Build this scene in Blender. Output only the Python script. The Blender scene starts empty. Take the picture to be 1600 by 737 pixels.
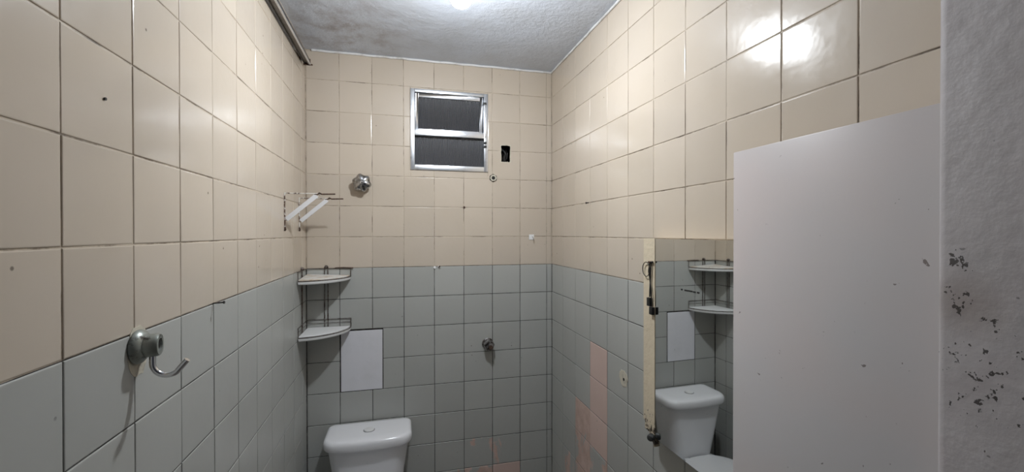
import bpy, bmesh, math, random
from mathutils import Vector, Matrix
random.seed(7)
S = bpy.context.scene
COL = S.collection

# ------------------------------------------------------------------ camera
CAM = Vector((0.435735, -2.233785, 1.668735))
yaw, pitch, roll = math.radians(14.338), math.radians(-0.4032), math.radians(-0.0681)
cd = bpy.data.cameras.new('camera')
cam = bpy.data.objects.new('camera', cd)
COL.objects.link(cam)
cd.sensor_fit = 'HORIZONTAL'
cd.sensor_width = 36.0
cd.lens = 679.54 / 1600 * 36.0
cd.clip_start = 0.01
F = Vector((math.sin(yaw) * math.cos(pitch), math.cos(yaw) * math.cos(pitch), math.sin(pitch)))
Rv = Vector((math.cos(yaw), -math.sin(yaw), 0))
Uv = Rv.cross(F)
Rr = Rv * math.cos(roll) + Uv * math.sin(roll)
Ur = Uv * math.cos(roll) - Rv * math.sin(roll)
cam.matrix_world = Matrix(((Rr.x, Ur.x, -F.x, CAM.x), (Rr.y, Ur.y, -F.y, CAM.y), (Rr.z, Ur.z, -F.z, CAM.z), (0, 0, 0, 1)))
S.camera = cam

# ------------------------------------------------------------------ world, exposure, bulb strength
W = bpy.data.worlds.new('night')
S.world = W
W.use_nodes = True
bg = W.node_tree.nodes['Background']
bg.inputs[0].default_value = (0.80, 0.86, 1.0, 1)
bg.inputs[1].default_value = 0.03
BULB_STRENGTH = 800.0
BULB_COLOR = (0.90, 0.95, 1.0)
vs = S.view_settings
vs.view_transform = 'Standard'
vs.look = 'None'
vs.gamma = 1.0
vs.use_curve_mapping = False
vs.exposure = 0.0

# ------------------------------------------------------------------ dimensions
T = 0.15
TH = 0.15 * 0.9985                 # tile height
Z0 = 1.65                          # tile row just under the eye
RX = 8.2033 * 0.15                 # right wall
ZC = 2.537                         # ceiling
YF = -1.81                         # inner face of the doorway wall
YO = -1.97                         # its hall side
LP, LO = 0.159945, -1.52937        # left wall tile pitch / offset
RP, RO = 0.16278, -0.981165        # right wall tile pitch / offset
ROW = lambda r: Z0 + r * TH
GREY_TOP = ROW(-1)

# ------------------------------------------------------------------ node helpers
class NT:
    def __init__(s, name):
        s.m = bpy.data.materials.new(name)
        s.m.use_nodes = True
        s.t = s.m.node_tree
        s.n, s.l = s.t.nodes, s.t.links
        s.p = s.n['Principled BSDF']
    def set(s, sock, v):
        if isinstance(v, bpy.types.NodeSocket): s.l.new(v, sock)
        elif isinstance(v, (tuple, list)) and len(v) == 3 and sock.type == 'RGBA': sock.default_value = (*v, 1)
        else: sock.default_value = v
    def P(s, **k):
        for a, v in k.items(): s.set(s.p.inputs[a.replace('_', ' ')], v)
    def pos(s): return s.n.new('ShaderNodeNewGeometry').outputs['Position']
    def objco(s): return s.n.new('ShaderNodeTexCoord').outputs['Object']
    def rnd(s): return s.n.new('ShaderNodeObjectInfo').outputs['Random']
    def noise(s, scale, detail=4, rough=0.55, vec=None, dist=0.0):
        n = s.n.new('ShaderNodeTexNoise')
        n.inputs['Scale'].default_value = scale
        n.inputs['Detail'].default_value = detail
        n.inputs['Roughness'].default_value = rough
        n.inputs['Distortion'].default_value = dist
        s.l.new(vec if vec is not None else s.pos(), n.inputs['Vector'])
        return n.outputs['Fac']
    def mapr(s, v, a, b, c=0.0, d=1.0, smooth=False):
        n = s.n.new('ShaderNodeMapRange')
        n.interpolation_type = 'SMOOTHSTEP' if smooth else 'LINEAR'
        s.set(n.inputs[0], v)
        for i, x in enumerate((a, b, c, d)): n.inputs[i + 1].default_value = x
        return n.outputs[0]
    def math(s, op, a, b=0.0):
        n = s.n.new('ShaderNodeMath'); n.operation = op
        s.set(n.inputs[0], a); s.set(n.inputs[1], b)
        return n.outputs[0]
    def mix(s, f, a, b, mode='MIX'):
        n = s.n.new('ShaderNodeMix'); n.data_type = 'RGBA'; n.blend_type = mode
        s.set(n.inputs[0], f); s.set(n.inputs[6], a); s.set(n.inputs[7], b)
        return n.outputs[2]
    def scalev(s, v, sc):
        n = s.n.new('ShaderNodeMapping'); s.l.new(v, n.inputs[0]); n.inputs['Scale'].default_value = sc
        return n.outputs[0]
    def near(s, p, r0, r1):
        """1 near the world point p, 0 beyond r1"""
        n = s.n.new('ShaderNodeVectorMath'); n.operation = 'DISTANCE'
        s.l.new(s.pos(), n.inputs[0]); n.inputs[1].default_value = p
        return s.mapr(n.outputs['Value'], r0, r1, 1.0, 0.0, True)
    def bump(s, h, strength=0.2, dist=0.002):
        n = s.n.new('ShaderNodeBump')
        n.inputs['Strength'].default_value = strength
        n.inputs['Distance'].default_value = dist
        s.l.new(h, n.inputs['Height'])
        s.l.new(n.outputs[0], s.p.inputs['Normal'])

def tile_mat(name, col, col2, rough, spec=0.5):
    m = NT(name)
    big = m.noise(3.0, 3)
    c = m.mix(m.mapr(big, 0.35, 0.7), col, col2)
    hsv = m.n.new('ShaderNodeHueSaturation')
    m.l.new(c, hsv.inputs['Color'])
    m.l.new(m.mapr(m.rnd(), 0, 1, 0.955, 1.035), hsv.inputs['Value'])
    smudge = m.mapr(m.noise(4.5, 3, 0.5), 0.45, 0.9, 0, 0.06)
    c = m.mix(smudge, hsv.outputs[0], (0.30, 0.26, 0.21))
    sp = m.n.new('ShaderNodeTexVoronoi'); sp.inputs['Scale'].default_value = 26
    m.l.new(m.pos(), sp.inputs['Vector'])
    speck = m.math('MULTIPLY', m.mapr(sp.outputs['Distance'], 0.05, 0.09, 1, 0), m.mapr(m.noise(5.3, 2), 0.60, 0.63))
    c = m.mix(m.math('MULTIPLY', speck, 0.7), c, (0.07, 0.05, 0.04))
    m.P(Base_Color=c, Roughness=m.mapr(m.noise(14, 3), 0.2, 0.8, rough - 0.03, rough + 0.05), Specular_IOR_Level=spec)
    m.bump(m.noise(48, 1, 0.4), 0.16, 0.0014)
    return m

M = {}
CREAM, CREAM2 = (0.59, 0.512, 0.425), (0.575, 0.495, 0.40)
GREY, GREY2 = (0.445, 0.45, 0.425), (0.43, 0.435, 0.41)
PINK = (0.70, 0.53, 0.47)
M['cream'] = tile_mat('cream_paint', CREAM, CREAM2, 0.17).m
M['grey'] = tile_mat('grey_paint', GREY, GREY2, 0.35).m
M['pink'] = tile_mat('bare_pink_tile', PINK, (0.64, 0.48, 0.42), 0.36).m
def peel(name, thr):
    m = tile_mat(name, GREY, GREY2, 0.36)
    base = m.p.inputs['Base Color'].links[0].from_socket
    n = m.noise(7.5, 6, 0.62, m.scalev(m.pos(), (1.3, 1.3, 0.7)), 0.4)
    f = m.mapr(n, thr, thr + 0.02)
    pk = m.mix(m.mapr(m.noise(20, 3), 0.3, 0.7), PINK, (0.52, 0.36, 0.29))
    edge = m.math('MULTIPLY', m.mapr(n, thr - 0.03, thr), m.mapr(n, thr, thr + 0.03, 1, 0))
    c = m.mix(f, base, pk)
    c = m.mix(m.math('MULTIPLY', edge, 0.25), c, (0.55, 0.52, 0.50))
    m.P(Base_Color=c)
    return m.m
M['peel_some'] = peel('peeling_grey_paint', 0.56)
M['peel_most'] = peel('mostly_peeled_grey_paint', 0.43)

def grout_mat(name, col, dark, lo, hi, sx=(1, 1, 1)):
    m = NT(name)
    d = m.mapr(m.noise(9, 5, 0.7), lo, hi)
    c = m.mix(d, col, dark)
    m.P(Base_Color=c, Roughness=0.6)
    m.bump(m.noise(300, 2), 0.3, 0.001)
    return m.m
M['grout_cream'] = grout_mat('painted_cream_joint', (0.52, 0.44, 0.345), (0.13, 0.095, 0.065), 0.47, 0.64)
M['grout_grey'] = grout_mat('painted_grey_joint', (0.22, 0.215, 0.205), (0.028, 0.024, 0.022), 0.32, 0.53)

def simple(name, col, rough=0.5, metal=0.0, dirt=None, dscale=20, lo=0.55, hi=0.75, bump=None, spec=0.5):
    m = NT(name)
    c = col
    if dirt is not None:
        c = m.mix(m.mapr(m.noise(dscale, 5, 0.65), lo, hi), col, dirt)
    m.P(Base_Color=c, Roughness=rough, Metallic=metal, Specular_IOR_Level=spec)
    if bump: m.bump(m.noise(bump[0], 4), bump[1], bump[2])
    return m.m
M['aluminium'] = simple('brushed_aluminium', (0.80, 0.82, 0.85), 0.30, 1.0, (0.55, 0.56, 0.58), 30)
M['rail'] = simple('dull_grey_metal', (0.20, 0.19, 0.185), 0.34, 0.85, (0.10, 0.085, 0.07), 25)
M['chrome'] = simple('spotted_chrome', (0.46, 0.46, 0.46), 0.24, 1.0, (0.12, 0.11, 0.10), 55, 0.46, 0.66)
M['hook_steel'] = simple('bright_steel', (0.78, 0.79, 0.80), 0.16, 1.0, (0.3, 0.28, 0.26), 60, 0.62, 0.75)
M['hook_body'] = simple('worn_greenish_plating', (0.30, 0.32, 0.29), 0.34, 0.55, (0.06, 0.055, 0.05), 70, 0.54, 0.68)
M['dirty_chrome'] = simple('corroded_chrome', (0.40, 0.39, 0.39), 0.32, 0.9, (0.045, 0.035, 0.03), 60, 0.40, 0.60)
M['rust'] = simple('rusty_wire', (0.13, 0.075, 0.05), 0.75, 0.3, (0.05, 0.03, 0.022), 90, 0.4, 0.6)
M['rust_white'] = simple('white_wire_with_rust', (0.72, 0.69, 0.64), 0.5, 0.0, (0.10, 0.05, 0.03), 70, 0.47, 0.55)
M['white_strip'] = simple('white_painted_strip', (0.74, 0.74, 0.75), 0.45, 0.0, (0.35, 0.25, 0.18), 45, 0.66, 0.74)
M['wire_dark'] = simple('tarnished_wire', (0.20, 0.18, 0.165), 0.45, 0.8, (0.07, 0.04, 0.03), 80, 0.45, 0.6)
M['plastic'] = simple('old_white_plastic', (0.80, 0.80, 0.79), 0.38, 0.0, (0.45, 0.40, 0.34), 35, 0.68, 0.8)
M['plastic_stained'] = simple('stained_white_plastic', (0.74, 0.72, 0.68), 0.42, 0.0, (0.55, 0.42, 0.28), 10, 0.45, 0.62)
M['ceramic'] = simple('white_ceramic', (0.86, 0.86, 0.88), 0.16, 0.0)
M['seat'] = simple('white_seat_plastic', (0.80, 0.80, 0.81), 0.28, 0.0)
M['black'] = simple('black_plastic', (0.012, 0.012, 0.012), 0.45)
M['hole'] = simple('dark_cavity', (0.015, 0.012, 0.010), 0.9, 0.0, (0.06, 0.045, 0.035), 60, 0.5, 0.6, (80, 0.8, 0.01))
M['rubber'] = simple('dark_rubber', (0.035, 0.037, 0.037), 0.5, 0.0, (0.12, 0.12, 0.12), 120, 0.6, 0.7)
M['cover'] = simple('matt_white_sheet', (0.76, 0.755, 0.79), 0.5, 0.0, (0.70, 0.70, 0.72), 9, 0.5, 0.8)
M['white_bead'] = simple('white_plaster_bead', (0.80, 0.80, 0.80), 0.7, 0.0, (0.45, 0.42, 0.38), 12, 0.5, 0.75)
M['floor'] = simple('worn_floor_tile', (0.30, 0.27, 0.24), 0.4, 0.0, (0.20, 0.18, 0.16), 8)
M['cream_scar'] = simple('bare_cream_patch', (0.58, 0.54, 0.44), 0.7, 0.0, (0.36, 0.33, 0.28), 60, 0.5, 0.7)
M['gap_grey'] = simple('grey_gap', (0.25, 0.25, 0.26), 0.6)
M['bolt'] = simple('socket_plastic', (0.75, 0.75, 0.73), 0.4)

# ceiling: rough plaster with a rusty mould stain in the back left corner
m = NT('rough_grey_plaster')
c = m.mix(m.mapr(m.noise(2.2, 5, 0.6), 0.35, 0.68), (0.66, 0.71, 0.80), (0.56, 0.585, 0.63))
st = m.math('MULTIPLY', m.near((0.20, -0.24, ZC), 0.03, 0.42), m.mapr(m.noise(9, 6, 0.7), 0.44, 0.70))
c = m.mix(m.math('MULTIPLY', st, 0.75), c, (0.22, 0.155, 0.13))
c = m.mix(m.mapr(m.noise(45, 5, 0.7), 0.62, 0.78, 0, 0.35), c, (0.20, 0.18, 0.17))
m.P(Base_Color=c, Roughness=0.85)
m.bump(m.math('ADD', m.noise(70, 5, 0.65), m.math('MULTIPLY', m.noise(22, 3), 1.2)), 0.55, 0.006)
M['ceiling'] = m.m

# doorway plaster: off-white paint with chips
m = NT('chipped_door_reveal')
c = m.mix(m.mapr(m.noise(5, 4, 0.6), 0.35, 0.7), (0.56, 0.525, 0.53), (0.47, 0.44, 0.44))
c = m.mix(m.mapr(m.noise(6.5, 3), 0.55, 0.75, 0, 0.5), c, (0.44, 0.37, 0.38))
zone = m.math('MAXIMUM', m.near((1.13, -1.836, 1.582), 0.004, 0.036), m.math('MULTIPLY', m.near((1.13, -1.838, 1.635), 0.004, 0.030), 0.85))
zone = m.math('MAXIMUM', zone, m.math('MULTIPLY', m.near((1.13, -1.8665, 1.562), 0.004, 0.026), 0.9))
zone = m.math('MAXIMUM', zone, m.math('MULTIPLY', m.near((1.13, -1.847, 1.485), 0.02, 0.11), 0.74))
c = m.mix(m.math('MULTIPLY', m.near((1.13, -1.839, 1.578), 0.004, 0.06), 0.5), c, (0.26, 0.20, 0.17))
n1 = m.noise(120, 4, 0.6)
chip = m.mapr(m.math('ADD', n1, m.math('MULTIPLY', zone, 0.19)), 0.735, 0.76)
c = m.mix(m.math('MULTIPLY', chip, 0.9), c, (0.035, 0.028, 0.024))
c = m.mix(m.mapr(m.noise(70, 2), 0.74, 0.77, 0, 0.6), c, (0.10, 0.09, 0.085))
m.P(Base_Color=c, Roughness=0.55)
h = m.math('SUBTRACT', m.math('ADD', m.math('MULTIPLY', m.noise(60, 4), 0.5), m.noise(16, 3)), m.math('MULTIPLY', chip, 1.4))
m.bump(h, 0.5, 0.004)
M['reveal'] = m.m
M['hall'] = simple('hall_plaster', (0.45, 0.43, 0.43), 0.7, 0.0, (0.38, 0.36, 0.36), 4, 0.4, 0.7, (40, 0.3, 0.003))

# grey board
m = NT('pale_grey_laminate')
c = m.mix(m.mapr(m.noise(2.6, 2), 0.40, 0.68), (0.59, 0.57, 0.57), (0.63, 0.565, 0.55))
c = m.mix(m.mapr(m.noise(55, 3, 0.6), 0.715, 0.745, 0, 0.8), c, (0.12, 0.09, 0.08))
m.P(Base_Color=c, Roughness=0.38)
m.bump(m.noise(60, 2), 0.05, 0.001)
M['board'] = m.m

# mirror frame: cream paint, rotten at the foot
m = NT('cream_paint_rotten_foot')
c = m.mix(m.mapr(m.noise(8, 4), 0.35, 0.7), (0.72, 0.62, 0.46), (0.64, 0.55, 0.41))
sx = m.n.new('ShaderNodeSeparateXYZ'); m.l.new(m.pos(), sx.inputs[0])
foot = m.mapr(sx.outputs['Z'], 1.04, 1.15, 1, 0)
rot = m.mapr(m.math('ADD', m.noise(75, 5, 0.7), m.math('MULTIPLY', foot, 0.22)), 0.66, 0.72)
c = m.mix(rot, c, (0.07, 0.05, 0.035))
m.P(Base_Color=c, Roughness=0.5)
m.bump(m.math('SUBTRACT', m.noise(60, 3), rot), 0.6, 0.003)
M['frame_cream'] = m.m

m = NT('silvered_glass')
d = m.mapr(m.noise(85, 3, 0.6), 0.74, 0.77)
m.P(Base_Color=m.mix(d, (0.80, 0.82, 0.81), (0.05, 0.04, 0.03)), Metallic=m.mapr(d, 0, 1, 1, 0), Roughness=m.mapr(m.noise(6, 3), 0.5, 0.8, 0.012, 0.05))
M['mirror'] = m.m

m = NT('ribbed_dark_glass')
wv = m.n.new('ShaderNodeTexWave'); wv.wave_type = 'BANDS'; wv.bands_direction = 'X'
m.l.new(m.pos(), wv.inputs['Vector']); wv.inputs['Scale'].default_value = 42; wv.inputs['Distortion'].default_value = 0.4
m.P(Base_Color=m.mix(wv.outputs['Fac'], (0.045, 0.05, 0.06), (0.09, 0.095, 0.11)), Roughness=0.22, Transmission_Weight=0.35, IOR=1.5)
m.bump(wv.outputs['Fac'], 0.6, 0.003)
M['glass'] = m.m

m = NT('lit_led_diffuser')
m.P(Base_Color=(1, 1, 1), Emission_Color=BULB_COLOR, Emission_Strength=BULB_STRENGTH)
M['bulb'] = m.m

# ------------------------------------------------------------------ object helpers
WPOS = {}
def props(o, label=None, cat=None, group=None, kind=None):
    if label: o['label'] = label
    if cat: o['category'] = cat
    if group: o['group'] = group
    if kind: o['kind'] = kind
    return o
def root(name, loc, label, cat, group=None):
    o = bpy.data.objects.new(name, None)
    o.empty_display_size = 0.02
    COL.objects.link(o); o.location = loc
    WPOS[o] = Vector(loc)
    return props(o, label, cat, group)
class MB:
    def __init__(s): s.v, s.f = [], []
    def add(s, vs_, fs_):
        b = len(s.v); s.v += [Vector(v) for v in vs_]; s.f += [tuple(i + b for i in f) for f in fs_]
        return s
    def box(s, a, b):
        (x0, y0, z0), (x1, y1, z1) = a, b
        return s.add([(x0, y0, z0), (x1, y0, z0), (x1, y1, z0), (x0, y1, z0), (x0, y0, z1), (x1, y0, z1), (x1, y1, z1), (x0, y1, z1)],
                     [(3, 2, 1, 0), (4, 5, 6, 7), (0, 1, 5, 4), (1, 2, 6, 5), (2, 3, 7, 6), (3, 0, 4, 7)])
    def loft(s, rings, cap=True):
        b = len(s.v); n = len(rings[0])
        for r in rings: s.v += [Vector(p) for p in r]
        for k in range(len(rings) - 1):
            for i in range(n):
                j = (i + 1) % n
                s.f.append((b + k * n + i, b + k * n + j, b + (k + 1) * n + j, b + (k + 1) * n + i))
        if cap:
            s.f.append(tuple(b + i for i in reversed(range(n))))
            s.f.append(tuple(b + (len(rings) - 1) * n + i for i in range(n)))
        return s
    def tube(s, pts, r, n=8, closed=False):
        pts = [Vector(p) for p in pts]
        rs = r if isinstance(r, (list, tuple)) else [r] * len(pts)
        rings = []
        up = None
        for i, p in enumerate(pts):
            if closed: t = pts[(i + 1) % len(pts)] - pts[i - 1]
            else: t = (pts[min(i + 1, len(pts) - 1)] - pts[max(i - 1, 0)])
            t.normalize()
            if up is None:
                up = Vector((0, 0, 1)) if abs(t.z) < 0.9 else Vector((0, 1, 0))
            a = (up - t * up.dot(t))
            a.normalize(); bvec = t.cross(a); up = a
            rings.append([p + (a * math.cos(2 * math.pi * k / n) + bvec * math.sin(2 * math.pi * k / n)) * rs[i] for k in range(n)])
        if closed: rings.append(rings[0])
        return s.loft(rings, not closed)
    def lathe(s, prof, c, axis, n=24, rfun=None):
        """prof: (radius, distance along axis) pairs from c"""
        ax = Vector(axis).normalized()
        a = ax.orthogonal().normalized(); bvec = ax.cross(a)
        rings = []
        for r, d in prof:
            rings.append([Vector(c) + ax * d + (a * math.cos(2 * math.pi * k / n) + bvec * math.sin(2 * math.pi * k / n)) * max(r, 1e-5) * (rfun(2 * math.pi * k / n, r, d) if rfun else 1) for k in range(n)])
        return s.loft(rings)
    def build(s, name, mat, parent=None, smooth=False, bevel=0.0, seg=2, label=None):
        vs_ = s.v
        lo = Vector((min(v.x for v in vs_), min(v.y for v in vs_), min(v.z for v in vs_)))
        hi = Vector((max(v.x for v in vs_), max(v.y for v in vs_), max(v.z for v in vs_)))
        c = (lo + hi) / 2
        if parent is None: c.z = lo.z
        me = bpy.data.meshes.new(name)
        me.from_pydata([v - c for v in vs_], [], s.f)
        bm = bmesh.new(); bm.from_mesh(me)
        bmesh.ops.remove_doubles(bm, verts=bm.verts, dist=1e-6)
        bmesh.ops.recalc_face_normals(bm, faces=bm.faces)
        if bevel: bmesh.ops.bevel(bm, geom=list(bm.edges), offset=bevel, segments=seg, profile=0.6, affect='EDGES', clamp_overlap=True)
        bm.to_mesh(me); bm.free()
        if smooth:
            me.polygons.foreach_set('use_smooth', [True] * len(me.polygons))
            try: me.set_sharp_from_angle(angle=math.radians(42))
            except Exception: pass
        me.materials.append(M[mat] if isinstance(mat, str) else mat)
        o = bpy.data.objects.new(name, me)
        COL.objects.link(o)
        WPOS[o] = c.copy()
        if parent is not None:
            o.parent = parent; o.location = c - WPOS[parent]
        else: o.location = c
        if label: o['label'] = label
        return o

def minus(rect, holes):
    out = [rect]
    for (a0, a1, b0, b1) in holes:
        nxt = []
        for (x0, x1, y0, y1) in out:
            if a1 <= x0 or a0 >= x1 or b1 <= y0 or b0 >= y1:
                nxt.append((x0, x1, y0, y1)); continue
            if a0 > x0: nxt.append((x0, a0, y0, y1))
            if a1 < x1: nxt.append((a1, x1, y0, y1))
            m0, m1 = max(x0, a0), min(x1, a1)
            if b0 > y0: nxt.append((m0, m1, y0, b0))
            if b1 < y1: nxt.append((m0, m1, b1, y1))
        out = nxt
    return [r for r in out if r[1] - r[0] > 0.004 and r[3] - r[2] > 0.004]

# ------------------------------------------------------------------ tiles
PROUD = 0.0016
TILE_MESH = {}
def tile_mesh(w, h, mat):
    k = (round(w, 4), round(h, 4), mat)
    if k in TILE_MESH: return TILE_MESH[k]
    prof = [(0.0, -0.004), (0.0, -0.0010), (0.0007, -0.0003), (0.0020, 0.0)]     # inset, height
    rings = []
    for ins, z in prof:
        a, b = w / 2 - ins, h / 2 - ins
        rings.append([(-a, -b, z), (a, -b, z), (a, b, z), (-a, b, z)])
    v = [p for r in rings for p in r]; f = []
    for q in range(len(rings) - 1):
        for i in range(4):
            j = (i + 1) % 4
            f.append((q * 4 + i, q * 4 + j, q * 4 + 4 + j, q * 4 + 4 + i))
    f.append(tuple(len(v) - 4 + i for i in range(4)))
    me = bpy.data.meshes.new('tile'); me.from_pydata(v, [], f)
    me.materials.append(M[mat]); TILE_MESH[k] = me
    return me
def put_tile(parent, origin, U, N, u0, u1, v0, v1, mat, gap=0.0027):
    """U along the wall, N out of it; world z is v"""
    w, h = u1 - u0 - gap, v1 - v0 - gap
    if w < 0.006 or h < 0.006: return
    o = bpy.data.objects.new('tile', tile_mesh(w, h, mat))
    COL.objects.link(o)
    c = origin + U * ((u0 + u1) / 2) + Vector((0, 0, (v0 + v1) / 2)) + N * (PROUD + random.uniform(-0.0003, 0.0003))
    R = Matrix((U, Vector((0, 0, 1)), N)).transposed()
    # U x Z must equal N for a proper rotation
    tilt = Matrix.Rotation(math.radians(random.gauss(0, 0.16)), 3, 'X') @ Matrix.Rotation(math.radians(random.gauss(0, 0.16)), 3, 'Y')
    o.parent = parent
    o.matrix_parent_inverse = Matrix.Identity(4)
    o.matrix_local = Matrix.Translation(c - WPOS[parent]) @ (R @ tilt).to_4x4()

def rows():
    r = -11
    while True:
        a, b = ROW(r), min(ROW(r + 1), ZC - 0.004)
        if r == -11: a = 0.003
        if a >= ZC - 0.01: break
        yield r, a, b
        r += 1

# ------------------------------------------------------------------ room shell
def shell(name, mb, mat):
    o = mb.build(name, mat); o['kind'] = 'structure'; return o

shell('floor', MB().box((-1.2, -3.4, -0.08), (2.4, 0.14, 0.0)), 'floor')
shell('ceiling', MB().box((-0.15, YO, ZC), (RX + 0.15, 0.14, ZC + 0.1)), 'ceiling')

WIN = (0.4830, 0.8770, 1.985, 2.390)
HOLE = (0.947, 0.997, 2.042, 2.130)
COVER = (0.1505, 0.3490, ROW(-5), ROW(-3))
mb = MB()
for z0, z1, key in ((0.0, GREY_TOP, 'g'), (GREY_TOP, ZC, 'c')):
    if key == 'g':
        wall_back = shell('wall_back', MB().box((-0.15, 0, 0), (RX + 0.15, 0.14, GREY_TOP)), 'grout_grey')
    else:
        mb = MB()
        for (a, b, c_, d) in minus((-0.15, RX + 0.15, GREY_TOP, ZC), [WIN, HOLE]):
            mb.box((a, 0, c_), (b, 0.14, d))
        up = mb.build('upper_wall', 'grout_cream', wall_back)
mb = MB().box((-0.15, YO, 0), (0, 0, GREY_TOP)); wall_left = shell('wall_left', mb, 'grout_grey')
MB().box((-0.15, YO, GREY_TOP), (0, 0, ZC)).build('upper_wall', 'grout_cream', wall_left)
mb = MB().box((RX, YO, 0), (RX + 0.15, 0, GREY_TOP)); wall_right = shell('wall_right', mb, 'grout_grey')
MB().box((RX, YO, GREY_TOP), (RX + 0.15, 0, ZC)).build('upper_wall', 'grout_cream', wall_right)

# doorway wall: right stub with the chipped reveal, left stub, lintel
mb = MB().box((1.130, YO, 0), (RX, YF, ZC))
wall_front = mb.build('wall_front', 'reveal', None, True, 0.011, 4); wall_front['kind'] = 'structure'
MB().box((-0.0, YO, 0), (0.055, YF, ZC)).build('left_stub', 'hall', wall_front)
MB().box((0.055, YO, 2.24), (1.130, YF, ZC)).build('lintel', 'hall', wall_front)

# tiles, wall by wall
X, Y, Zv = Vector((1, 0, 0)), Vector((0, 1, 0)), Vector((0, 0, 1))
cols = [i * T for i in range(9)] + [RX - 0.001]
PEEL_B = {(5, -8): 'peel_some', (6, -8): 'peel_some', (4, -9): 'peel_some', (5, -9): 'peel_most', (6, -9): 'pink', (7, -9): 'peel_some', (5, -10): 'peel_most', (6, -10): 'pink', (7, -10): 'peel_most'}
for r, a, b in rows():
    for i in range(len(cols) - 1):
        mat = 'cream' if r >= -1 else 'grey'
        mat = PEEL_B.get((i, r), mat)
        whole = (max(cols[i], 0.003), cols[i + 1], a, b)
        if whole[0] < HOLE[0] < whole[1] and a < HOLE[3] and b > HOLE[2]:
            mb = MB()
            for (u0, u1, v0, v1) in minus((whole[0] + 0.0012, whole[1] - 0.0012, a + 0.0012, b - 0.0012), [HOLE]):
                mb.box((u0, -PROUD, v0), (u1, 0.002, v1))
            mb.build('tile', mat, wall_back)
            continue
        for (u0, u1, v0, v1) in minus(whole, [WIN, COVER]):
            put_tile(wall_back, Vector((0, 0, 0)), X, -Y, u0, u1, v0, v1, mat)
# left wall faces +x: U = +y, N = +x
lc = [YF + 0.001] + [LO + c * LP for c in range(-1, 10)] + [-0.003]
for r, a, b in rows():
    for i in range(len(lc) - 1):
        put_tile(wall_left, Vector((0, 0, 0)), Y, X, lc[i], lc[i + 1], a, b, 'cream' if r >= -1 else 'grey')
# right wall faces -x: U = -y, N = -x
rc = [RO + c * RP for c in range(-5, 7)]
rc[-1] = -0.003
if rc[0] < YF: rc[0] = YF + 0.001
else: rc = [YF + 0.001] + rc
PEEL_R = {}
def rcol(c): return rc.index(min(rc, key=lambda q: abs(q - (RO + c * RP))))
for (c, r), mname in {(2, -4): 'pink', (2, -5): 'pink', (2, -6): 'pink', (2, -7): 'peel_some', (3, -6): 'peel_most', (3, -7): 'peel_most', (3, -8): 'peel_most', (2, -8): 'peel_some', (4, -8): 'peel_some', (4, -9): 'peel_some', (3, -9): 'peel_some'}.items():
    PEEL_R[(rcol(c), r)] = mname
for r, a, b in rows():
    for i in range(len(rc) - 1):
        mat = PEEL_R.get((i, r), 'cream' if r >= -1 else 'grey')
        put_tile(wall_right, Vector((RX, 0, 0)), -Y, -X, -rc[i + 1], -rc[i], a, b, mat)

# white plaster beads where the ceiling meets the walls
def bead(n, pts, r):
    o = MB().tube(pts, r, 8).build('trim_%d' % n, 'white_bead', None, True); o['kind'] = 'structure'
def wob(a, b, n, axis):
    out = []
    for i in range(n + 1):
        t = i / n; p = Vector(a).lerp(Vector(b), t)
        p.z += random.uniform(-0.0012, 0.0012); out.append(p)
    return out
bead(1, wob((0.03, -0.006, ZC - 0.005), (RX - 0.004, -0.006, ZC - 0.005), 40, 0), 0.0055)
bead(2, wob((RX - 0.006, -0.01, ZC - 0.005), (RX - 0.006, YF + 0.01, ZC - 0.005), 50, 1), 0.005)

# ------------------------------------------------------------------ window
win = bpy.data.objects.new('window_1', None); COL.objects.link(win)
x0, x1, z0, z1 = WIN
win.location = ((x0 + x1) / 2, 0.02, z0); WPOS[win] = Vector(win.location)
win['kind'] = 'structure'
FW = 0.021
yf, yb = -0.008, 0.045
fr = MB()
def rectframe(mb, xa, xb, za, zb, w, y0_, y1_):
    mb.box((xa, y0_, za), (xa + w, y1_, zb)); mb.box((xb - w, y0_, za), (xb, y1_, zb))
    mb.box((xa + w, y0_, za), (xb - w, y1_, za + w)); mb.box((xa + w, y0_, zb - w), (xb - w, y1_, zb))
zm0, zm1 = 2.158, 2.186
for nm, a, b in (('frame_stile', (x0, yf, z0), (x0 + FW, yb, z1)), ('frame_stile', (x1 - FW, yf, z0), (x1, yb, z1)),
                 ('frame_sill', (x0 + FW, yf, z0), (x1 - FW, yb, z0 + 0.026)), ('frame_head', (x0 + FW, yf, z1 - 0.016), (x1 - FW, yb, z1)),
                 ('middle_rail', (x0 + FW, yf - 0.002, zm0), (x1 - FW, yb, zm1))):
    MB().box(a, b).build(nm, 'aluminium', win, True, 0.0022, 2)
# lower fixed pane
MB().box((x0 + FW, 0.018, z0 + 0.026), (x1 - FW, 0.022, zm0)).build('pane', 'glass', win)
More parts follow.
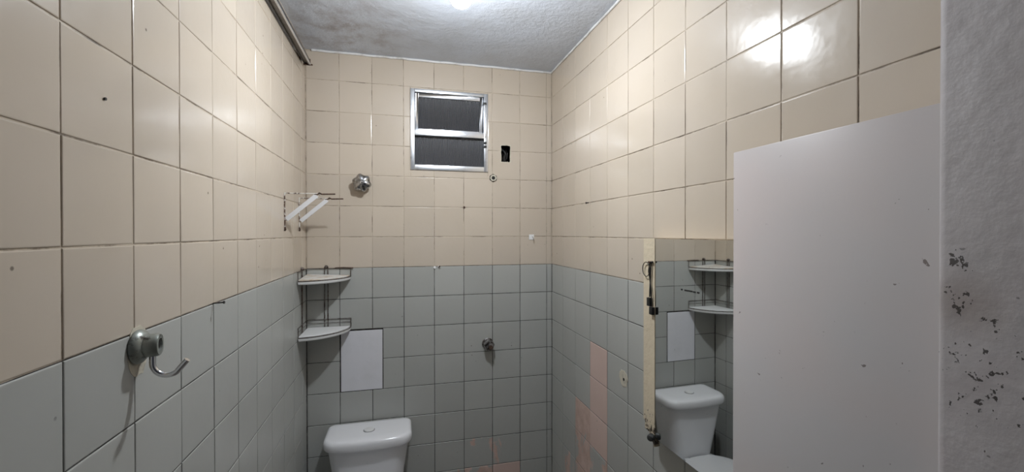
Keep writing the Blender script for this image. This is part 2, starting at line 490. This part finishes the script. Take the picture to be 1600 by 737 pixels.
# upper awning sash, hinged at its head and pushed outward
sash = MB()
sx0, sx1, sz0, sz1 = x0 + FW + 0.003, x1 - FW - 0.003, zm1 - 0.004, z1 - 0.018
ang = math.radians(9.0)
hinge = Vector((0, 0.004, sz1))
def tl(p):
    d = Vector(p) - Vector((0, 0, hinge.z)); y_, z_ = d.y, d.z
    return Vector((p[0], hinge.y + y_ * math.cos(ang) - z_ * math.sin(ang), hinge.z + y_ * math.sin(ang) + z_ * math.cos(ang)))
def tilted(boxes, name, mat, parent, bev=0.0018):
    mb = MB()
    for a, b in boxes: mb.box(a, b)
    mb.v = [tl(v) for v in mb.v]
    return mb.build(name, mat, parent, True, bev, 2)
w_ = 0.016
so = tilted([((sx0, 0, sz0), (sx0 + w_, 0.022, sz1)), ((sx1 - w_, 0, sz0), (sx1, 0.022, sz1)), ((sx0 + w_, 0, sz0), (sx1 - w_, 0.022, sz0 + w_)), ((sx0 + w_, 0, sz1 - 0.019), (sx1 - w_, 0.022, sz1))], 'sash', 'aluminium', win)
tilted([((sx0 + w_, 0.009, sz0 + w_), (sx1 - w_, 0.013, sz1 - 0.019))], 'pane', 'glass', so, 0)
# stay arm and catches on the right stile
arm = MB().tube([(x1 - 0.017, yf - 0.004, 2.335), (x1 - 0.012, yf - 0.010, 2.27), (x1 - 0.012, yf - 0.012, 2.19), (x1 - 0.016, yf - 0.006, 2.165)], 0.0035, 8)
arm.build('stay_arm', 'aluminium', win, True)
for zz in (2.338, 2.135, 2.116):
    MB().box((x1 - 0.027, yf - 0.008, zz - 0.006), (x1 - 0.009, yf, zz + 0.006)).build('catch', 'rubber', win, True, 0.002)
# near-black sheet standing in for the unlit space outside the window
MB().box((0.20, 0.60, 1.75), (1.2, 0.62, 2.6)).build('dark_backdrop', simple('dark_outside', (0.05, 0.05, 0.055), 0.9), win)

# ------------------------------------------------------------------ grey board by the doorway
bd = root('board_panel', (1.193, -1.595, 0.0), 'tall flat light grey board standing on end between the mirror and the door reveal', 'board')
BX = 1.1785
MB().box((BX, YF + 0.012, 0.0), (BX + 0.028, -1.3885, 1.8528)).build('sheet', 'board', bd, True, 0.0015, 2)

# ------------------------------------------------------------------ mirror
MX, MA = 1.1845, math.radians(1.3)
def mx(y): return MX - math.tan(MA) * (y + 1.2)
mr = root('wall_mirror', (RX - 0.02, -1.2, 1.03), 'shallow mirror box with a cream side strip, reflecting the toilet, on the tiled wall', 'mirror')
yL, yS, yR = -1.066, -1.006, -1.384          # mirror far edge, strip far edge, near edge
zb_, zt_ = 1.046, 1.6505
def slab(ya, yb_, za, zb2, off0, off1):
    mb = MB()
    v = []
    for y_ in (ya, yb_):
        for o_ in (off0, off1):
            for z_ in (za, zb2):
                v.append((mx(y_) - o_ if o_ is not None else RX - 0.003, y_, z_))
    mb.add(v, [(0, 1, 3, 2), (4, 6, 7, 5), (0, 4, 5, 1), (2, 3, 7, 6), (0, 2, 6, 4), (1, 5, 7, 3)])
    return mb
slab(yS, yR, zb_ + 0.004, zt_ - 0.002, None, -0.004).build('box_body', 'frame_cream', mr)
slab(yL, yR, zb_, zt_, -0.004, 0.0).build('mirror_glass', 'mirror', mr)
# cream strip with a ragged rotten foot
n = 14
front, back = [], []
zf = [zb_ + 0.03 + 0.0 * i for i in range(n + 1)]
rag = random.Random(3)
loop = []
for i in range(n + 1):
    t = i / n; y_ = yS + (yL - yS) * t
    loop.append((y_, 1.085 - 0.075 * t ** 1.3 + rag.uniform(-0.008, 0.008) if t < 0.95 else 1.02))
loop = [(y_, z_) for y_, z_ in loop]
outl = loop + [(yL, zt_), (yS, zt_)]
v = [(mx(y_) - 0.0015, y_, z_) for y_, z_ in outl] + [(mx(y_) + 0.016, y_, z_) for y_, z_ in outl]
k = len(outl)
fc = [tuple(range(k)), tuple(range(2 * k - 1, k - 1, -1))] + [(i, (i + 1) % k, k + (i + 1) % k, k + i) for i in range(k)]
MB().add(v, fc).build('side_strip', 'frame_cream', mr, False)
MB().lathe([(0.0, -0.012), (0.008, -0.012), (0.0105, -0.008), (0.0105, 0.004), (0.008, 0.008), (0.004, 0.009), (0, 0.009)], (mx(-1.062) - 0.012, -1.062, 1.047), (-1, -0.5, 0), 18).build('rubber_foot', 'rubber', mr, True)

for yf_, zf_, wf_ in ((-1.1907, 1.5126, 0.003), (-1.210, 1.5124, 0.007), (-1.2262, 1.5128, 0.0075), (-1.2419, 1.5123, 0.005), (-1.2572, 1.5126, 0.004)):
    xs = mx(yf_)
    MB().box((xs - 0.0009, yf_ - wf_, zf_ - 0.0022), (xs - 0.0001, yf_ + wf_, zf_ + 0.0018)).build('black_fleck', 'black', mr)
# small black lead hanging on the strip
cx_ = mx(-1.045) - 0.006
ld = root('hanging_lead', (cx_, -1.05, 1.44), 'black cord looped over a nail with two small black plugs, hanging on the cream strip', 'cord')
MB().tube([(cx_ + 0.008, -1.050, 1.578), (cx_ - 0.008, -1.052, 1.579)], 0.003, 8).build('nail', 'rust', ld)
MB().tube([(cx_, -1.04, 1.578), (cx_, -1.063, 1.580)], 0.0028, 8).build('peg', 'black', ld)
lp = []
for i in range(25):
    a = 2 * math.pi * i / 24
    lp.append((cx_ - 0.002, -1.030 + 0.020 * math.cos(a + 0.4), 1.556 + 0.022 * math.sin(a + 0.4)))
MB().tube(lp[:-1], 0.0013, 6, True).build('cord_loop', 'black', ld, True)
MB().tube([(cx_, -1.046, 1.578), (cx_ - 0.002, -1.044, 1.55), (cx_, -1.050, 1.52), (cx_ - 0.001, -1.049, 1.49), (cx_, -1.047, 1.472)], 0.0019, 6).build('cord', 'black', ld, True)
MB().tube([(cx_, -1.054, 1.578), (cx_ - 0.002, -1.053, 1.545), (cx_, -1.049, 1.52), (cx_ - 0.001, -1.0555, 1.49), (cx_, -1.058, 1.446)], 0.0019, 6).build('cord', 'black', ld, True)
MB().box((cx_ - 0.005, -1.054, 1.444), (cx_ + 0.005, -1.037, 1.470)).build('plug', 'black', ld, True, 0.0015)
MB().box((cx_ - 0.005, -1.067, 1.420), (cx_ + 0.005, -1.050, 1.443)).build('plug', 'black', ld, True, 0.0015)

# ------------------------------------------------------------------ ceiling bulb
LX, LY, LZ = 0.622, -0.862, 2.406
lb = root('ceiling_bulb', (LX, LY, ZC), 'lit white bulb in a plastic holder under the grey ceiling', 'light bulb')
MB().lathe([(0, 0), (0.045, 0), (0.045, 0.010), (0.036, 0.018), (0, 0.018)], (LX, LY, ZC), (0, 0, -1), 24).build('ceiling_rose', 'bolt', lb, True)
MB().lathe([(0, 0), (0.022, 0), (0.021, 0.03), (0.024, 0.046), (0, 0.046)], (LX, LY, ZC - 0.018), (0, 0, -1), 24).build('holder', 'bolt', lb, True)
BR = 0.034
bc = (LX, LY, LZ)
prof = []
for i in range(15):
    a = math.radians(101) * (1 - i / 14)
    prof.append((BR * math.sin(a), BR * -math.cos(a)))          # along -z, dome below the housing
prof = [(r, -h * 0.82) for r, h in prof]                       # flattened LED dome
MB().lathe([(0, prof[0][1])] + prof, bc, (0, 0, -1), 28).build('bulb_dome', 'bulb', lb, True, label='glowing white dome')
MB().lathe([(0, 0.0050), (BR * 0.985, 0.0050), (BR * 0.94, 0.017), (0.021, 0.046), (0.0145, 0.056), (0.0145, 0.066), (0, 0.066)], bc, (0, 0, 1), 28).build('bulb_housing', 'bolt', lb, True)

# ------------------------------------------------------------------ metal rail under the ceiling, left wall
rl = root('metal_rail', (0.024, -0.95, 2.45), 'long grey metal rail fixed along the wall just under the ceiling', 'rail')
ra, rb2 = -1.78, -0.078
rp = [(0.010, 2.462), (0.010, 2.440), (0.014, 2.437), (0.0155, 2.444), (0.0275, 2.444), (0.029, 2.437), (0.0345, 2.437), (0.036, 2.441), (0.036, 2.460), (0.033, 2.463)]
MB().loft([[(a, ra, b) for a, b in rp], [(a, rb2, b) for a, b in rp]]).build('track', 'rail', rl, True, 0)
MB().tube([(0.036, ra, 2.4395), (0.036, rb2 + 0.004, 2.4395)], 0.004, 10).build('rolled_lip', 'aluminium', rl, True)
MB().box((0.008, rb2, 2.434), (0.038, rb2 + 0.004, 2.464)).build('end_cap', 'rust', rl, True, 0.0012)
MB().tube([(0.034, rb2, 2.438), (0.046, rb2 + 0.006, 2.439)], 0.0035, 8).build('end_screw', 'rust', rl, True)
for yy in (-0.12, -0.75, -1.4):
    MB().box((0.0017, yy - 0.012, 2.445), (0.012, yy + 0.012, 2.475)).build('wall_clip', 'rust', rl, True, 0.001)

# ------------------------------------------------------------------ shower valve (large lobed handle) on the back wall
vc = Vector((0.2556, 0, 1.9093))
vr = root('shower_valve', (vc.x, 0, vc.z - 0.04), 'lobed chrome tap handle with a centre screw, high on the cream tiles', 'tap')
MB().lathe([(0.0, 0), (0.030, 0), (0.030, 0.003), (0.024, 0.010), (0.014, 0.016), (0.013, 0.036), (0, 0.036)], (vc.x, -0.0015, vc.z), (0, -1, 0), 28).build('escutcheon', 'chrome', vr, True)
lob = lambda a, r, d: 1 + 0.085 * math.cos(6 * a) * (1 if r > 0.02 else r / 0.02)
knob = MB().lathe([(0, 0.030), (0.034, 0.030), (0.040, 0.034), (0.0415, 0.040), (0.039, 0.047), (0.031, 0.054), (0.020, 0.0585), (0.011, 0.060), (0, 0.060)], (vc.x, 0, vc.z), (0, -1, 0), 72, lob).build('handle', 'chrome', vr, True)
MB().lathe([(0, 0.058), (0.0085, 0.058), (0.0085, 0.062), (0.006, 0.065), (0, 0.0655)], (vc.x, 0, vc.z), (0, -1, 0), 20).build('centre_screw', 'hook_steel', knob, True)

# ------------------------------------------------------------------ low valve
lv = Vector((0.8745, 0, 1.090))
lr = root('stop_valve', (lv.x, 0, lv.z - 0.03), 'small corroded tap stub sticking out of the grey tiles', 'tap')
MB().lathe([(0, 0), (0.031, 0), (0.030, 0.004), (0.020, 0.010), (0, 0.010)], (lv.x, -0.0015, lv.z), (0, -1, 0), 24).build('escutcheon', 'dirty_chrome', lr, True)
MB().lathe([(0, 0.008), (0.019, 0.008), (0.021, 0.020), (0.026, 0.026), (0.027, 0.040), (0.023, 0.050), (0.012, 0.054), (0, 0.054)], (lv.x, 0, lv.z), (0, -1, 0), 24, lambda a, r, d: 1 + 0.07 * math.cos(5 * a) * (r > 0.022)).build('valve_body', 'dirty_chrome', lr, True)
MB().lathe([(0, 0.048), (0.011, 0.048), (0.0115, 0.062), (0.009, 0.065), (0, 0.065)], (lv.x + 0.004, 0, lv.z - 0.006), (0, -1, 0), 8).build('spindle', 'rust', lr, True)

# ------------------------------------------------------------------ pipe outlet, missing socket hole
po = Vector((0.905, 0, 1.956))
pr = root('pipe_outlet', (po.x, 0, po.z - 0.02), 'open pale threaded pipe end with a dark rim below the window corner', 'pipe')
ring = lambda ro, ri, d0, d1, n=24, nm=None: MB().lathe([(ri, d0), (ro, d0), (ro, d1), (ri, d1), (ri, d0)], (po.x, 0, po.z), (0, -1, 0), n)
def annulus(ro, ri, d0, d1, c, n):
    mb = MB(); ax = Vector((0, -1, 0)); a = Vector((1, 0, 0)); b = Vector((0, 0, 1))
    rr = []
    for r, d in ((ri, d0), (ro, d0), (ro, d1), (ri, d1)):
        rr.append([c + ax * d + (a * math.cos(2 * math.pi * (k + .5) / n) + b * math.sin(2 * math.pi * (k + .5) / n)) * r for k in range(n)])
    rr.append(rr[0]); return mb.loft(rr, False)
annulus(0.0215, 0.0155, 0.0, 0.0035, po, 6).build('dark_rim', 'hole', pr)
annulus(0.0165, 0.0095, 0.0, 0.009, po, 20).build('pipe_end', 'cream_scar', pr, True)
MB().lathe([(0, 0.0019), (0.0095, 0.0019), (0.0095, 0.0035), (0, 0.0035)], po, (0, -1, 0), 18).build('bore', 'black', pr)

hr = root('socket_hole', ((HOLE[0] + HOLE[1]) / 2, 0.03, HOLE[2]), 'small dark rectangular hole broken through the cream tiles beside the window', 'wall hole')
mb = MB()
a, b, c_, d_ = HOLE
mb.add([(a, -0.001, c_), (b, -0.001, c_), (b, -0.001, d_), (a, -0.001, d_), (a, 0.06, c_), (b, 0.06, c_), (b, 0.06, d_), (a, 0.06, d_)],
       [(0, 1, 5, 4), (1, 2, 6, 5), (2, 3, 7, 6), (3, 0, 4, 7), (4, 5, 6, 7)])
mb.build('cavity', 'hole', hr)
rg = random.Random(11)
outer, inner = [], []
N_ = 40
per = []
for i in range(N_):
    t = i / N_ * 4
    s_, f_ = int(t), t - int(t)
    p = [(a + (b - a) * f_, c_), (b, c_ + (d_ - c_) * f_), (b - (b - a) * f_, d_), (a, d_ - (d_ - c_) * f_)][s_]
    per.append(p)
cx0, cz0 = (a + b) / 2, (c_ + d_) / 2
inn = [(cx0 + (p[0] - cx0) * rg.uniform(0.90, 1.02), cz0 + (p[1] - cz0) * rg.uniform(0.93, 1.01)) for p in per]
out2 = [(cx0 + (p[0] - cx0) * rg.uniform(1.08, 1.2), cz0 + (p[1] - cz0) * rg.uniform(1.04, 1.10)) for p in per]
mb = MB()
mb.loft([[(p[0], 0.004, p[1]) for p in inn], [(p[0], -0.0022, p[1]) for p in inn], [(p[0], -0.0019, p[1]) for p in out2], [(p[0], 0.004, p[1]) for p in out2], [(p[0], 0.004, p[1]) for p in inn]], False)
mb.build('ragged_edge', 'cream_scar', hr)
MB().tube([(a + 0.012, 0.05, d_ - 0.01), (a + 0.02, 0.012, cz0 + 0.015), (a + 0.026, 0.006, cz0), (a + 0.022, 0.02, c_ + 0.012)], 0.004, 8).build('wire_stub', 'rubber', hr, True)
MB().tube([(b - 0.012, 0.05, d_ - 0.015), (b - 0.012, 0.008, cz0 + 0.004), (b - 0.016, 0.012, c_ + 0.02), (b - 0.010, 0.04, c_ + 0.01)], 0.003, 8).build('wire_stub', 'black', hr, True)

# ------------------------------------------------------------------ white cover sheet in the grey tiles
cr = root('white_cover', (0.25, 0, 0.898), 'blank white rectangular cover set into the grey tiles above the toilet tank', 'cover plate')
MB().box((0.1545, -0.0035, 0.9035), (0.3465, 0.0, 1.1945)).build('sheet', 'cover', cr, True, 0.0008, 1)
for (p0, p1) in (((0.1505, -0.0012, 0.9015), (0.1545, 0, 1.2)), ((0.3465, -0.0012, 0.9015), (0.3495, 0, 1.2)), ((0.1505, -0.0012, 1.1945), (0.3495, 0, 1.2003)), ((0.1505, -0.0012, 0.9010), (0.3495, 0, 0.9035))):
    MB().box(p0, p1).build('dark_joint', 'hole', cr)

# ------------------------------------------------------------------ small fittings on the back wall
hk = root('plastic_hook', (1.113, 0, 1.63), 'tiny square white plastic hook high on the cream tiles near the wall corner', 'hook')
MB().box((1.100, -0.005, 1.632), (1.128, -0.0012, 1.660)).build('base_plate', 'plastic', hk, True, 0.0015)
MB().tube([(1.116, -0.005, 1.650), (1.117, -0.018, 1.646), (1.118, -0.022, 1.638), (1.119, -0.020, 1.631), (1.119, -0.014, 1.629)], 0.0022, 8).build('hook_tip', 'hook_steel', hk, True)
for px, pz, rr, lab in ((0.601, 1.4935, 0.0075, 'tiny bare white wall plug on the line between cream and grey tiles'), (0.622, 1.498, 0.005, 'tiny white wall plug with a rusty screw, on the line between cream and grey tiles')):
    pg = root('wall_plug', (px, 0, pz - 0.008), lab, 'wall plug')
    MB().lathe([(0, 0), (rr, 0), (rr * 0.8, 0.005), (0.003, 0.006), (0, 0.003)], (px, -0.0015, pz), (0.2, -1, 0.1), 12).build('plug', 'plastic', pg, True)
    if px > 0.61: MB().tube([(px, -0.004, pz), (px + 0.005, -0.013, pz + 0.002)], 0.0035, 8).build('screw', 'rust', pg)

def nail_obj(name, base, tip, r, label, mat='black', head=True):
    rt = root(name, base, label, 'nail')
    MB().tube([base, tip], r, 8).build('shank', mat, rt)
    d = (Vector(tip) - Vector(base)).normalized()
    MB().lathe([(0, -0.001), (r * 2.1, -0.001), (r * 2.1, 0.001), (0, 0.001)], tip, d, 12).build('head', mat, rt)
nail_obj('nail', (0.0, -1.0529, 1.5015), (0.026, -1.058, 1.5040), 0.0017, 'dark nail sticking out where cream meets grey tiles, beyond the robe hook')
nail_obj('nail', (0.0, -1.4421, 1.8724), (0.003, -1.4421, 1.8722), 0.0011, 'short dark nail stub in a cream tile high above the robe hook')
nail_obj('nail', (0.750, 0.0, 1.7995), (0.752, -0.005, 1.8005), 0.0028, 'rusty nail stub in the cream tiles below the window', 'rust')
nail_obj('nail', (RX, -0.475, 1.8000), (RX - 0.012, -0.475, 1.7990), 0.0022, 'small bent nail in the cream tiles of the wall with the mirror')

# scar with a screw hole on the right wall
sc = root('wall_scar', (RX, -0.7876, 1.11), 'oval cream patch with a dark screw hole on the grey tiles beside the mirror', 'wall plug')
rg = random.Random(5)
rim = [(-0.7876 + 0.031 * (1 + rg.uniform(-.12, .12)) * math.cos(2 * math.pi * i / 24), 1.134 + 0.030 * (1 + rg.uniform(-.12, .12)) * math.sin(2 * math.pi * i / 24)) for i in range(24)]
patch = MB().loft([[(RX - 0.001, y_, z_) for y_, z_ in rim], [(RX - 0.0026, y_, z_) for y_, z_ in rim], [(RX - 0.0032, -0.7876 + (y_ + 0.7876) * .9, 1.134 + (z_ - 1.134) * .9) for y_, z_ in rim]]).build('bare_patch', 'cream_scar', sc)
MB().lathe([(0, 0), (0.0055, 0), (0.0055, 0.0012), (0, 0.0012)], (RX - 0.003, -0.792, 1.131), (-1, 0, 0), 14).build('screw_hole', 'black', patch)

# ------------------------------------------------------------------ robe hook on the left wall
hc = Vector((0, -1.3645, 1.477))
ho = root('robe_hook', (0, hc.y, hc.z - 0.06), 'worn metal robe hook with a bent bright steel rod on the tiled wall', 'hook')
rg = random.Random(9)
rim = [(hc.y + 0.004 + 0.031 * (1 + rg.uniform(-.1, .1)) * math.cos(2 * math.pi * i / 28), hc.z - 0.008 + 0.044 * (1 + rg.uniform(-.08, .08)) * math.sin(2 * math.pi * i / 28)) for i in range(28)]
MB().loft([[(0.001, y_, z_) for y_, z_ in rim], [(0.0024, y_, z_) for y_, z_ in rim]]).build('bare_patch', 'cream_scar', ho)
MB().lathe([(0, 0.002), (0.0275, 0.002), (0.0290, 0.005), (0.0275, 0.010), (0.0225, 0.014), (0.019, 0.017), (0, 0.017)], hc, (1, 0, 0), 28).build('flange', 'hook_body', ho, True)
ax = Vector((1, 0.16, 0.02)).normalized()
barrel = MB().lathe([(0, 0.010), (0.0185, 0.010), (0.0195, 0.014), (0.0195, 0.031), (0.0175, 0.0345), (0.011, 0.0345), (0.010, 0.030), (0, 0.030)], hc, ax, 28).build('barrel', 'hook_body', ho, True)
MB().lathe([(0, 0.0302), (0.010, 0.0302), (0.010, 0.0315), (0, 0.0315)], hc, ax, 16).build('set_screw_hole', 'black', barrel)
pts = [hc + Vector((0.0235, 0.003, -0.008)), hc + Vector((0.0235, 0.003, -0.026))]
for i in range(11):
    t = i / 10; a = math.pi + t * math.radians(128)
    pts.append(hc + Vector((0.0235 + 0.021 + 0.021 * math.cos(a), 0.003 + 0.004 * t, -0.032 + 0.021 * math.sin(a))))
pts.append(hc + Vector((0.073, 0.008, -0.029)))
MB().tube(pts, 0.0050, 12).build('bent_rod', 'hook_steel', ho, True)

# ------------------------------------------------------------------ two shelf brackets
def bracket(yb, label):
    t = root('shelf_bracket', (0, yb, 1.68), label, 'bracket', 'wire shelf brackets')
    MB().tube([(0.004, yb, 1.825), (0.004, yb, 1.76), (0.005, yb, 1.69)], 0.0024, 6).build('wall_leg', 'rust_white', t, True)
    MB().tube([(0.004, yb, 1.8225), (0.10, yb, 1.8225), (0.125, yb, 1.8225)], 0.0022, 6).build('top_arm', 'rust_white', t, True)
    MB().tube([(0.110, yb, 1.819), (0.122, yb, 1.8205), (0.128, yb - 0.002, 1.825), (0.137, yb, 1.821), (0.186, yb, 1.8225)], [0.002, 0.003, 0.0036, 0.003, 0.0027], 8).build('rusty_tip', 'rust', t, True)
    a, b = Vector((0.010, yb, 1.722)), Vector((0.118, yb, 1.816))
    d = (b - a).normalized(); nrm = Vector((-d.z, 0, d.x)) * 0.0085; th = Vector((0, 0.0014, 0))
    v = [p + s1 * nrm + s2 * th for p in (a, b) for s1 in (-1, 1) for s2 in (-1, 1)]
    MB().add(v, [(0, 1, 3, 2), (4, 6, 7, 5), (0, 4, 5, 1), (2, 3, 7, 6), (0, 2, 6, 4), (1, 5, 7, 3)]).build('brace_strip', 'white_strip', t)
    MB().tube([(0.005, yb + 0.001, 1.716), (0.05, yb + 0.001, 1.747), (0.128, yb + 0.001, 1.818)], 0.0017, 6).build('brace_wire', 'rust_white', t, True)
    MB().tube([(0.005, yb, 1.692), (0.007, yb - 0.002, 1.683), (0.004, yb, 1.679)], 0.0036, 8).build('foot_screw', 'rust', t, True)
bracket(-0.3995, 'rusty white wire shelf bracket farther from the room corner, one of two side by side')
bracket(-0.1525, 'rusty white wire shelf bracket closer to the room corner, one of two side by side')

# ------------------------------------------------------------------ corner shelf
cs = root('corner_shelf', (0.01, -0.01, 1.20), 'two-tier white corner shelf with dark wire rims in the tiled corner', 'shelf')
A0 = 0.194
def arc(R_, n=24, c=(0.008, -0.008), flat=0.0):
    out = []
    for i in range(n + 1):
        a = math.pi / 2 * i / n
        k = 1 - flat * math.sin(2 * a)
        out.append((c[0] + R_ * k * math.sin(a), c[1] - R_ * k * math.cos(a)))
    return out
def tier(z, mat, tilt):
    ar = arc(A0, 24, flat=0.03)
    o0 = [(0.008, -0.008)] + ar
    lift = lambda x, y: tilt * max(0.0, 1 - (x - 0.008 - y - 0.008) / 0.20)
    def rg_(sc, z_): return [(0.008 + (x - 0.008) * sc, -0.008 + (y + 0.008) * sc, z_ + lift(x * sc, y * sc)) for x, y in o0]
    MB().loft([rg_(0.955, z - 0.021), rg_(0.985, z - 0.019), rg_(1.0, z - 0.013), rg_(0.998, z - 0.009), rg_(0.97, z - 0.008)]).build('shelf_tray', 'plastic', cs, True)
    MB().loft([rg_(0.955, z - 0.0078), rg_(0.972, z - 0.0015), rg_(0.965, z)]).build('shelf_insert', mat, cs, True)
    rimpts = [(x, y, z - 0.0055) for x, y in arc(A0 * 0.996, 24, flat=0.03)]
    MB().tube(rimpts, 0.0019, 6).build('front_wire', 'wire_dark', cs, True)
    p0, p1 = rimpts[0], rimpts[-1]
    for hh, r_ in (((0.034, 0.0018),) if z > 1.4 else ((0.036, 0.0017), (0.019, 0.0012))):
        MB().tube([(0.006, p0[1], z + hh), (0.006, -0.03, z + hh), (0.008, -0.014, z + hh), (0.014, -0.008, z + hh), (0.03, -0.006, z + hh), (p1[0], -0.006, z + hh)], r_, 6).build('wall_wire', 'wire_dark', cs, True)
    for p in (p0, p1):
        MB().tube([(p[0], p[1], z - 0.004), (p[0], p[1], z + 0.037)], 0.0017, 6).build('end_post', 'wire_dark', cs)
tier(1.466, 'plastic_stained', 0.010)
tier(1.222, 'plastic', 0.0)
for x, y in ((0.083, -0.006), (0.098, -0.006), (0.006, -0.105), (0.006, -0.118)):
    MB().tube([(x, y, 1.205), (x, y, 1.508)], 0.0022, 6).build('upright_rod', 'wire_dark', cs)
for x, y, dx, dy in ((0.0905, -0.0015, 0, -1), (0.0015, -0.1115, 1, 0)):
    MB().lathe([(0, 0), (0.008, 0), (0.008, 0.008), (0.005, 0.013), (0, 0.013)], (x, y, 1.508), (dx, dy, 0), 14).build('fixing_screw', 'wire_dark', cs, True)
MB().tube([(0.13, -0.007, 1.502), (0.165, -0.008, 1.503), (0.212, -0.008, 1.501)], 0.0026, 8).build('rusty_end', 'rust', cs, True)

# ------------------------------------------------------------------ toilet
TX, TYB = 0.291, -0.016
tt = root('toilet', (TX, -0.35, 0.0), 'white ceramic close-coupled toilet with a round flush button, against the grey tiles', 'toilet')
def dshape(w, y0_, y1_, rb, rf, bow, z, n=8):
    """outline: back edge y0_, front y1_ (more negative), rounded corners, bowed front"""
    h = w / 2; pts = []
    def corner(cx__, cy__, r, a0):
        for i in range(n + 1):
            a = a0 + math.pi / 2 * i / n
            pts.append([cx__ + r * math.cos(a), cy__ + r * math.sin(a)])
    corner(h - rb, y0_ - rb, rb, 0)
    corner(-h + rb, y0_ - rb, rb, math.pi / 2)
    corner(-h + rf, y1_ + rf, rf, math.pi)
    for i in range(1, 12): pts.append([-h + rf + (w - 2 * rf) * i / 12, y1_])
    corner(h - rf, y1_ + rf, rf, 1.5 * math.pi)
    out = []
    for x, y in pts:
        t = (y0_ - y) / (y0_ - y1_)
        out.append((TX + x, y - bow * (1 - (x / h) ** 2) * max(0, t) ** 2, z))
    return out
def scaled(ring, s, z, cy):
    return [(TX + (x - TX) * s, cy + (y - cy) * s, z) for x, y, _ in ring]
# tank body
bs = []
for t in (0, 0.02, 0.08, 0.3, 0.6, 0.85, 1.0):
    z_ = 0.400 + 0.318 * t
    w = 0.262 + 0.092 * t ** 0.9; dp = 0.145 + 0.030 * t
    if t == 0: w -= 0.03; dp -= 0.012
    bs.append(dshape(w, TYB - 0.006, TYB - 0.006 - dp, 0.02, 0.05, 0.012, z_))
MB().loft(bs).build('tank', 'ceramic', tt, True)
# tank lid
L0 = lambda e, z_: dshape(0.384 - 2 * e, TYB - e * 0.5, TYB - 0.196 + e, 0.022, 0.052, 0.020, z_)
tank_lid = MB().loft([L0(0.012, 0.708), L0(0.003, 0.711), L0(0.0, 0.718), L0(0.0, 0.738), L0(0.003, 0.748), L0(0.010, 0.754), L0(0.018, 0.7565), L0(0.05, 0.7575)]).build('tank_lid', 'ceramic', tt, True)
MB().lathe([(0, 0), (0.0255, 0), (0.0255, 0.0022), (0, 0.0022)], (TX, TYB - 0.108, 0.7564), (0, 0, 1), 28).build('button_gap', 'gap_grey', tank_lid, True)  # shaded gap round the flush button, put in as a grey disc
MB().lathe([(0, 0), (0.0225, 0), (0.0225, 0.005), (0.019, 0.0065), (0, 0.0065)], (TX, TYB - 0.108, 0.7560), (0, 0, 1), 28).build('flush_button', 'plastic', tank_lid, True)
# bowl with rear deck
def oval(cx__, yb_, yf_, w, z_, n=36, p=2.3):
    cy, hy = (yb_ + yf_) / 2, (yb_ - yf_) / 2
    out = []
    for i in range(n):
        a = 2 * math.pi * i / n
        c1, s1 = math.cos(a), math.sin(a)
        out.append((cx__ + w / 2 * math.copysign(abs(c1) ** (2 / p), c1), cy + hy * math.copysign(abs(s1) ** (2 / p), s1), z_))
    return out
MB().loft([oval(TX, -0.10, -0.50, 0.20, 0.0), oval(TX, -0.10, -0.49, 0.19, 0.05), oval(TX, -0.08, -0.48, 0.19, 0.16), oval(TX, -0.05, -0.56, 0.27, 0.27), oval(TX, -0.03, -0.62, 0.34, 0.345), oval(TX, -0.025, -0.635, 0.355, 0.375), oval(TX, -0.03, -0.63, 0.345, 0.392), oval(TX, -0.06, -0.60, 0.30, 0.398)]).build('bowl', 'ceramic', tt, True)
so_ = MB().loft([oval(TX, -0.20, -0.640, 0.350, 0.398, p=2.5), oval(TX, -0.195, -0.648, 0.366, 0.404, p=2.5), oval(TX, -0.20, -0.640, 0.352, 0.412, p=2.5)]).build('seat_ring', 'seat', tt, True)
seat_lid = MB().loft([oval(TX, -0.195, -0.645, 0.356, 0.413, p=2.5), oval(TX, -0.190, -0.650, 0.370, 0.419, p=2.5), oval(TX, -0.195, -0.645, 0.360, 0.428, p=2.5), oval(TX, -0.23, -0.61, 0.29, 0.434, p=2.5)]).build('seat_lid', 'seat', tt, True)
for sx_ in (-0.07, 0.07):
    MB().tube([(TX + sx_ - 0.014, -0.192, 0.412), (TX + sx_ + 0.014, -0.192, 0.412)], 0.011, 12).build('seat_hinge', 'seat', seat_lid, True)
